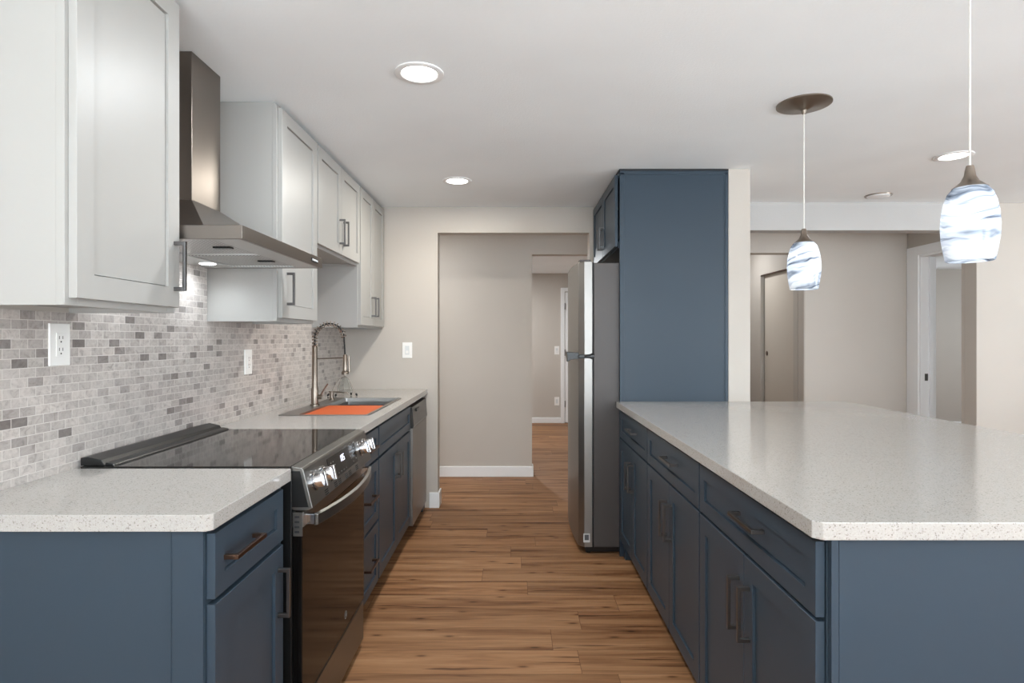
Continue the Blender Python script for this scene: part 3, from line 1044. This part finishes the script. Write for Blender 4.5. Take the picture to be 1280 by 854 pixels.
def segs(ch, y, w_=0.012, f0=0.22, hgt=0.19, th=0.0022):
    fr_ = {'a': (y, y + w_, f0, f0 + .02), 'd': (y, y + w_, f0 + hgt - .02, f0 + hgt), 'g': (y, y + w_, f0 + hgt / 2 - .01, f0 + hgt / 2 + .01),
           'f': (y, y + th, f0, f0 + hgt / 2), 'e': (y, y + th, f0 + hgt / 2, f0 + hgt), 'b': (y + w_ - th, y + w_, f0, f0 + hgt / 2), 'c': (y + w_ - th, y + w_, f0 + hgt / 2, f0 + hgt)}
    for s_ in SEG[ch]:
        slant_quad(mb, *fr_[s_], 0.0015, 0.0021)


segs('1', 2.126)
for f_ in (0.27, 0.35):
    slant_quad(mb, 2.1425, 2.145, f_, f_ + 0.02, 0.0015, 0.0021)
segs('0', 2.149)
segs('5', 2.166)
mb.build('clock_digits', M['digit'], dsp)
# knobs
rotk = Matrix(((su.x, 0, sn.x), (0, 1, 0), (su.z, 0, sn.z))).to_4x4()
for y in (1.845, 1.935, 2.392, 2.468):
    c = on_slant(y, 0.42)
    mt = Matrix.Translation(c) @ rotk
    k = MB().lathe([(0, 0), (0.029, 0), (0.029, 0.004), (0.0235, 0.006), (0.0225, 0.028), (0.0205, 0.031), (0, 0.031)], 0, 0, 28, mtx=mt).build('knob', M['chrome'], t, smooth=True)
    g_ = MB().box(-0.024, 0.024, -0.0065, 0.0065, 0.028, 0.042)
    for w_ in g_.bm.verts:
        w_.co = mt @ w_.co
    g_.build('grip', M['chrome'], k, bevel=0.002)
# oven door: steel top rail with vents, glass, handle
dr_ = MB().box(-0.668, -0.634, RY0 + 0.004, RY1 - 0.004, 0.742, 0.788).build('oven_door', M['steel'], t, bevel=0.002)
MB().box(-0.668, -0.638, RY0 + 0.006, RY1 - 0.006, 0.205, 0.740).build('door_glass', M['oven_glass'], dr_, bevel=0.003)
for yc in (1.93, 2.03, 2.075, 2.16, 2.205, 2.30):
    for ff in (0.82, 0.875, 0.93):
        slant_quad(MB(), yc - 0.016, yc + 0.016, ff, ff + 0.03, -0.001, 0.0006).build('vent_slot', M['dark'], cpn)
# bowed handle
mb = MB()
bm = mb.bm
prev = None
NB = 24
for k in range(NB + 1):
    u = k / NB
    y = RY0 + 0.035 + (RY1 - RY0 - 0.07) * u
    xo = -0.600 + 0.040 * (1 - (2 * u - 1) ** 2)
    ring_ = [bm.verts.new(p) for p in ((xo - 0.012, y, 0.738), (xo, y, 0.741), (xo, y, 0.772), (xo - 0.012, y, 0.776))]
    if prev:
        for j in range(4):
            bm.faces.new([prev[j], prev[(j + 1) % 4], ring_[(j + 1) % 4], ring_[j]])
    else:
        bm.faces.new(ring_)
    prev = ring_
bm.faces.new(prev[::-1])
h_ = mb.build('handle', M['steel'], dr_, bevel=0.0015)
for y in (RY0 + 0.035, RY1 - 0.055):
    MB().box(-0.636, -0.606, y, y + 0.02, 0.741, 0.773).build('bracket', M['chrome'], h_, bevel=0.002)
ec = MB().box(-0.664, -0.636, RY0 + 0.001, RY0 + 0.004, 0.716, 0.788).build('door_end_cap', M['steel'], dr_)
for k in range(4):
    MB().box(-0.659, -0.645, RY0 + 0.0002, RY0 + 0.001, 0.726 + k * 0.015, 0.732 + k * 0.015).build('cap_slot', M['dark'], dr_)
MB().box(-0.668, -0.640, RY0 + 0.006, RY1 - 0.006, 0.035, 0.195).build('drawer', M['steel'], t, bevel=0.003)
# round maker's emblem low on the glass
mt = Matrix.Translation((-0.638, 2.25, 0.262)) @ Matrix.Rotation(math.pi / 2, 4, 'Y')
MB().lathe([(0.0125, 0), (0.0145, 0), (0.0145, 0.0006), (0.0125, 0.0006)], 0, 0, 28, closed=True, mtx=mt).build('emblem', M['mark'], dr_)
tx = bpy.data.curves.new('emblem_letters', 'FONT')
tx.body = 'GE'
tx.size = 0.016
tx.align_x = 'CENTER'
tx.align_y = 'CENTER'
tx.shear = 0.4
tx.extrude = 0.0002
tmp = bpy.data.objects.new('emblem_tmp', tx)
me_ = bpy.data.meshes.new_from_object(tmp)
bpy.data.objects.remove(tmp)
me_.materials.clear()
me_.materials.append(M['mark'])
to = bpy.data.objects.new('emblem_letters', me_)
COL.objects.link(to)
dpw = t.location + dr_.location
to.parent = dr_
to.location = Vector((-0.6375, 2.25, 0.262)) - dpw
to.rotation_euler = (math.pi / 2, 0, math.pi / 2)


# ------------------------------------------------------------------ outlets and switches
def wallplate_x(y, z, label, w=0.078, h=0.122):
    """duplex outlet on the tiled wall (faces +X)"""
    t = thing('wall_outlet', (XT, y, z), label, 'outlet')
    MB().box(XT, XT + 0.006, y - w / 2, y + w / 2, z - h / 2, z + h / 2).build('cover_plate', M['plate'], t, bevel=0.002)
    f = MB().box(XT + 0.006, XT + 0.0085, y - 0.0165, y + 0.0165, z - 0.0335, z + 0.0335).build('receptacle', M['plate'], t, bevel=0.0008)
    mb = MB()
    for zz in (-0.017, 0.017):
        for yy_ in (-0.0065, 0.0065):
            mb.box(XT + 0.0085, XT + 0.0089, y + yy_ - 0.001, y + yy_ + 0.001, z + zz - 0.001, z + zz + 0.008)
        mb.box(XT + 0.0085, XT + 0.0089, y - 0.0022, y + 0.0022, z + zz - 0.011, z + zz - 0.0065)
    mb.build('slots', M['slot'], f)
    return t


wallplate_x(1.712, 1.294, 'white outlet plate on the backsplash below the nearest wall cabinet')
wallplate_x(2.930, 1.197, 'white outlet plate on the backsplash between range and sink')


def wallplate_y(x, yw, z, label, kind, w=0.076, h=0.122):
    t = thing('light_switch' if kind == 'switch' else 'wall_outlet', (x, yw, z), label, kind)
    MB().box(x - w / 2, x + w / 2, yw - 0.006, yw, z - h / 2, z + h / 2).build('cover_plate', M['plate'], t, bevel=0.002)
    f = MB().box(x - 0.0165, x + 0.0165, yw - 0.009, yw - 0.006, z - 0.0335, z + 0.0335).build('rocker' if kind == 'switch' else 'receptacle', mat('rocker_white', rgb(214, 216, 216), 0.3), t, bevel=0.0008)
    if kind == 'switch':
        MB().box(x - 0.010, x + 0.010, yw - 0.0125, yw - 0.009, z - 0.026, z - 0.004).build('toggle', M['plate'], f, bevel=0.001)
    return t


wallplate_y(-0.826, YB, 1.224, 'white light switch on the beige wall above the far counter', 'switch')
wallplate_y(0.675, 9.24, 1.135, 'small white switch beside the far hall door', 'switch', 0.075, 0.13)
wallplate_y(0.675, 9.24, 0.34, 'small white outlet low on the far hall wall', 'outlet', 0.075, 0.13)

# ------------------------------------------------------------------ island
IT = 0.935
IX = 0.638          # door faces
mb = MB()
c = 0.016
mb.prism([(0.617 + c, 1.21), (2.0, 1.21), (2.0, 3.50), (1.985, 3.56), (0.617, 3.56), (0.617, 1.21 + c)], 'z', IT - 0.037, IT)
tag(mb.build('island_countertop', M['quartz'], bevel=0.002), 'large white speckled quartz top of the island on the right', 'countertop')


def island_cab(y0, y1, label, near=False, far=False):
    t = thing('island_cabinet', (0.95, (y0 + y1) / 2, 0), label, 'base cabinet', 'blue base cabinets of the island')
    xb = IX + 0.021
    mb = MB()
    mb.box(xb + 0.02, 1.26, y0, y0 + 0.018, 0 if near else 0.105, 0.897)
    mb.box(xb + 0.02, 1.26, y1 - 0.018, y1, 0.105, 0.897)
    mb.box(xb + 0.02, 1.26, y0 + 0.018, y1 - 0.018, 0.105, 0.123)
    mb.box(1.254, 1.26, y0 + 0.018, y1 - 0.018, 0.123, 0.897)
    mb.build('body', M['blue'], t)
    mb = MB()
    mb.box(xb, xb + 0.02, y0, y0 + 0.03, 0.105, 0.897)
    mb.box(xb, xb + 0.02, y1 - 0.03, y1, 0.105, 0.897)
    mb.box(xb, xb + 0.02, y0 + 0.03, y1 - 0.03, 0.70, 0.735)
    mb.box(xb, xb + 0.02, y0 + 0.03, y1 - 0.03, 0.87, 0.897)
    mb.build('face_frame', M['blue'], t)
    MB().box(xb + 0.07, xb + 0.082, y0 + (0.018 if near else 0), y1, 0, 0.105).build('toe_kick', M['dark'], t)
    if far:
        MB().box(xb + 0.002, xb + 0.09, y1 - 0.05, y1, 0.0, 0.105).build('foot', M['blue'], t)
    a, b = y0 + 0.004, y1 - 0.004
    m_ = (a + b) / 2
    q = shaker('drawer', t, -1, IX, a, b, 0.722, 0.882, M['blue'], 0.045)
    pull_h(q, -1, IX, 0.818, m_ - 0.135, m_ + 0.035, M['pull'])
    q = shaker('door', t, -1, IX, a, m_ - 0.0015, 0.112, 0.7125, M['blue'])
    pull_v(q, -1, IX, m_ - 0.038, 0.490, 0.640, M['pull'])
    q = shaker('door', t, -1, IX, m_ + 0.0015, b, 0.112, 0.7125, M['blue'])
    pull_v(q, -1, IX, m_ + 0.036, 0.490, 0.640, M['pull'])
    return t


island_cab(1.247, 2.034, 'nearest blue island cabinet with one wide drawer over two doors', near=True)
island_cab(2.036, 2.827, 'middle blue island cabinet with one drawer over two doors')
island_cab(2.829, 3.556, 'furthest blue island cabinet, next to the refrigerator', far=True)
t = thing('island_end_panel', (1.3, 1.24, 0), 'wide flat blue end panel of the island facing the camera', 'panel')
MB().box(0.678, 1.955, 1.233, 1.2465, 0, 0.897).build('panel', M['blue'], t, bevel=0.001)
MB().box(0.661, 0.6765, 1.231, 1.2465, 0, 0.897).build('corner_strip', M['blue'], t, bevel=0.001)
tag(MB().box(1.262, 1.95, 1.25, 3.40, 0, 0.897).build('island_back_panel', M['blue'], bevel=0.001), 'blue back of the island under the countertop overhang', 'panel')

# ------------------------------------------------------------------ refrigerator enclosure
t = thing('refrigerator_enclosure', (0.96, 3.6, 0), 'tall dark blue enclosure panel standing behind the island beside the refrigerator', 'tall cabinet')
MB().box(0.648, 1.291, 3.566, 3.588, 0, CEIL - 0.012).build('side_panel', M['blue'], t, bevel=0.001)
mb = MB()
mb.box(0.640, 0.668, 3.5615, 3.566, 0.94, CEIL - 0.024)
mb.box(1.272, 1.291, 3.5615, 3.566, 0.94, CEIL - 0.024)
mb.box(0.640, 1.291, 3.5615, 3.566, CEIL - 0.034, CEIL - 0.012)
mb.box(0.640, 0.648, 3.566, 3.588, 0, CEIL - 0.012)
mb.build('edge_trim', M['blue'], t, bevel=0.001)
MB().box(0.636, 1.291, 3.560, YB - 0.001, CEIL - 0.012, CEIL - 0.001).build('top_filler', M['dark'], t)

t = thing('over_fridge_cabinet', (0.96, 4.07, 1.86), 'dark blue two-door cabinet mounted above the refrigerator', 'wall cabinet')
mb = MB()
mb.box(0.655, 1.29, 3.590, 3.608, 1.862, CEIL - 0.013)
mb.box(0.655, 1.29, YB - 0.02, YB - 0.002, 1.862, CEIL - 0.013)
mb.box(0.655, 1.29, 3.608, YB - 0.02, 1.866, 1.884)
mb.box(0.655, 1.29, 3.608, YB - 0.02, CEIL - 0.031, CEIL - 0.013)
mb.box(0.636, 0.655, 3.590, YB - 0.002, 1.862, 1.90)
mb.box(0.636, 0.655, 3.590, YB - 0.002, 2.29, CEIL - 0.013)
mb.build('body', M['blue'], t)
q = shaker('door', t, -1, 0.614, 3.594, 4.075, 1.872, 2.305, M['blue'])
pull_v(q, -1, 0.614, 4.035, 1.925, 2.07, M['pull'])
q = shaker('door', t, -1, 0.614, 4.079, 4.565, 1.872, 2.305, M['blue'])
pull_v(q, -1, 0.614, 4.118, 1.925, 2.07, M['pull'])

# ------------------------------------------------------------------ refrigerator
t = thing('refrigerator', (0.85, 3.98, 0), 'stainless steel top-freezer refrigerator beside the blue panel', 'refrigerator')
GY0, GY1 = 3.596, 4.352
GT = 1.782
MB().box(0.487, 1.20, GY0, GY1, 0.045, GT - 0.008).build('body', M['grey'], t, bevel=0.004)


def fridge_door(name, z0, z1):
    # convex front: nose rounded at both vertical edges
    pts = [(0.479, GY0 + 0.002), (0.479, GY1 - 0.002)]
    front = []
    n_ = 26
    for k in range(n_ + 1):
        u = k / n_
        y = GY1 - 0.002 - (GY1 - GY0 - 0.004) * u
        e = min(u, 1 - u) * (GY1 - GY0)
        x = 0.400 - 0.020 * (1 - (2 * u - 1) ** 2)
        if e < 0.035:
            x += 0.030 * (1 - math.sqrt(max(0, 1 - (1 - e / 0.035) ** 2)))
        front.append((x, y))
    pts += front
    return MB().prism(pts, 'z', z0, z1).build(name, M['steel_v'], t, bevel=0.002, smooth=True)


fz_ = fridge_door('freezer_door', 1.215, GT)
fd_ = fridge_door('fresh_food_door', 0.045, 1.195)
MB().box(0.479, 0.487, GY0 + 0.008, GY1 - 0.008, 0.05, GT - 0.004).build('door_gasket', M['dark'], t)
mb = MB()
mb.box(0.395, 0.49, GY0 - 0.004, GY0 + 0.05, 1.198, 1.212)
mb.tube([(0.43, GY0 - 0.004, 1.208), (0.46, GY0 - 0.006, 1.214), (0.487, GY0 - 0.004, 1.224)], 0.004, 8)
mb.tube([(0.43, GY0 - 0.004, 1.202), (0.46, GY0 - 0.006, 1.200), (0.487, GY0 - 0.004, 1.186)], 0.004, 8)
mb.build('center_hinge', M['black'], t, bevel=0.001)
MB().box(0.404, 0.475, GY0 + 0.01, GY1 - 0.01, 1.196, 1.214).build('gap_trim', M['black'], t)
mb = MB()
mb.prism([(0.402, 1.190), (0.352, 1.184), (0.330, 1.170), (0.326, 1.232), (0.402, 1.226)], 'y', GY0 + 0.03, GY0 + 0.11)
mb.build('handle_cap', M['black'], t, bevel=0.002)
MB().box(0.44, 1.15, GY0 + 0.02, GY1 - 0.02, 0.012, 0.045).build('base_grille', M['black'], t)
for x, y in ((0.46, GY0 + 0.05), (0.46, GY1 - 0.05), (1.12, GY0 + 0.05), (1.12, GY1 - 0.05)):
    MB().lathe([(0, 0), (0.016, 0), (0.016, 0.014), (0, 0.014)], x, y, 16).build('foot', M['black'], t)
st = MB().box(0.424, 0.464, GY0 + 0.0006, GY0 + 0.0016, 0.075, 0.128).build('sticker', M['label'], fd_)
MB().box(0.431, 0.457, GY0 + 0.0002, GY0 + 0.0006, 0.088, 0.121).build('sticker_print', M['label_print'], st)
mb = MB()
mb.box(0.40, 0.47, GY0 + 0.01, GY0 + 0.07, GT, GT + 0.012)
mb.build('top_hinge', M['grey'], t, bevel=0.003)


# ------------------------------------------------------------------ pendant lamps
def pendant(x, y, label, rot):
    zt, zg, zb = 1.79, 1.730, 1.526
    t = thing('pendant_lamp', (x, y, zb), label, 'pendant lamp', 'glass pendant lamps over the island')
    MB().lathe([(0, CEIL - 0.045), (0.008, CEIL - 0.045), (0.011, CEIL - 0.03), (0.04, CEIL - 0.016), (0.10, CEIL - 0.010), (0.112, CEIL - 0.006), (0.112, CEIL - 0.0005), (0, CEIL - 0.0005)], x, y, 56).build('canopy', M['nickel'], t, smooth=True)
    MB().tube([(x, y, zt - 0.005), (x, y, 2.05), (x, y, CEIL - 0.04)], 0.0024, 8).build('cord', M['cord'], t, smooth=True)
    MB().lathe([(0, zt), (0.009, zt), (0.012, zt - 0.014), (0.014, zt - 0.028), (0.022, zt - 0.044), (0.036, zg + 0.004), (0.042, zg - 0.001), (0, zg - 0.001)], x, y, 36).build('cap', M['nickel'], t, smooth=True)
    outer = [(0.040, zg - 0.001), (0.052, zg - 0.016), (0.060, zg - 0.040), (0.0655, zg - 0.070), (0.068, zg - 0.105), (0.0665, zg - 0.140), (0.062, zg - 0.170), (0.0565, zb + 0.002), (0.054, zb)]
    inner = [(r - 0.004, z) for r, z in outer[::-1]]
    s_ = MB().lathe(outer + inner, x, y, 56, closed=True).build('glass_shade', M['shade'], t, smooth=True)
    s_.rotation_euler.z = rot
    MB().lathe([(0, zg - 0.045), (0.012, zg - 0.05), (0.014, zg - 0.07), (0.026, zg - 0.095), (0.028, zg - 0.110), (0.022, zg - 0.128), (0, zg - 0.137)], x, y, 24).build('bulb', M['bulb'], t, smooth=True)
    return t


pendant(1.264, 2.577, 'further glass pendant lamp in front of the beige living-room wall', 0.6)
pendant(1.264, 1.640, 'nearer and larger-looking swirled glass pendant lamp at the right', 2.1)
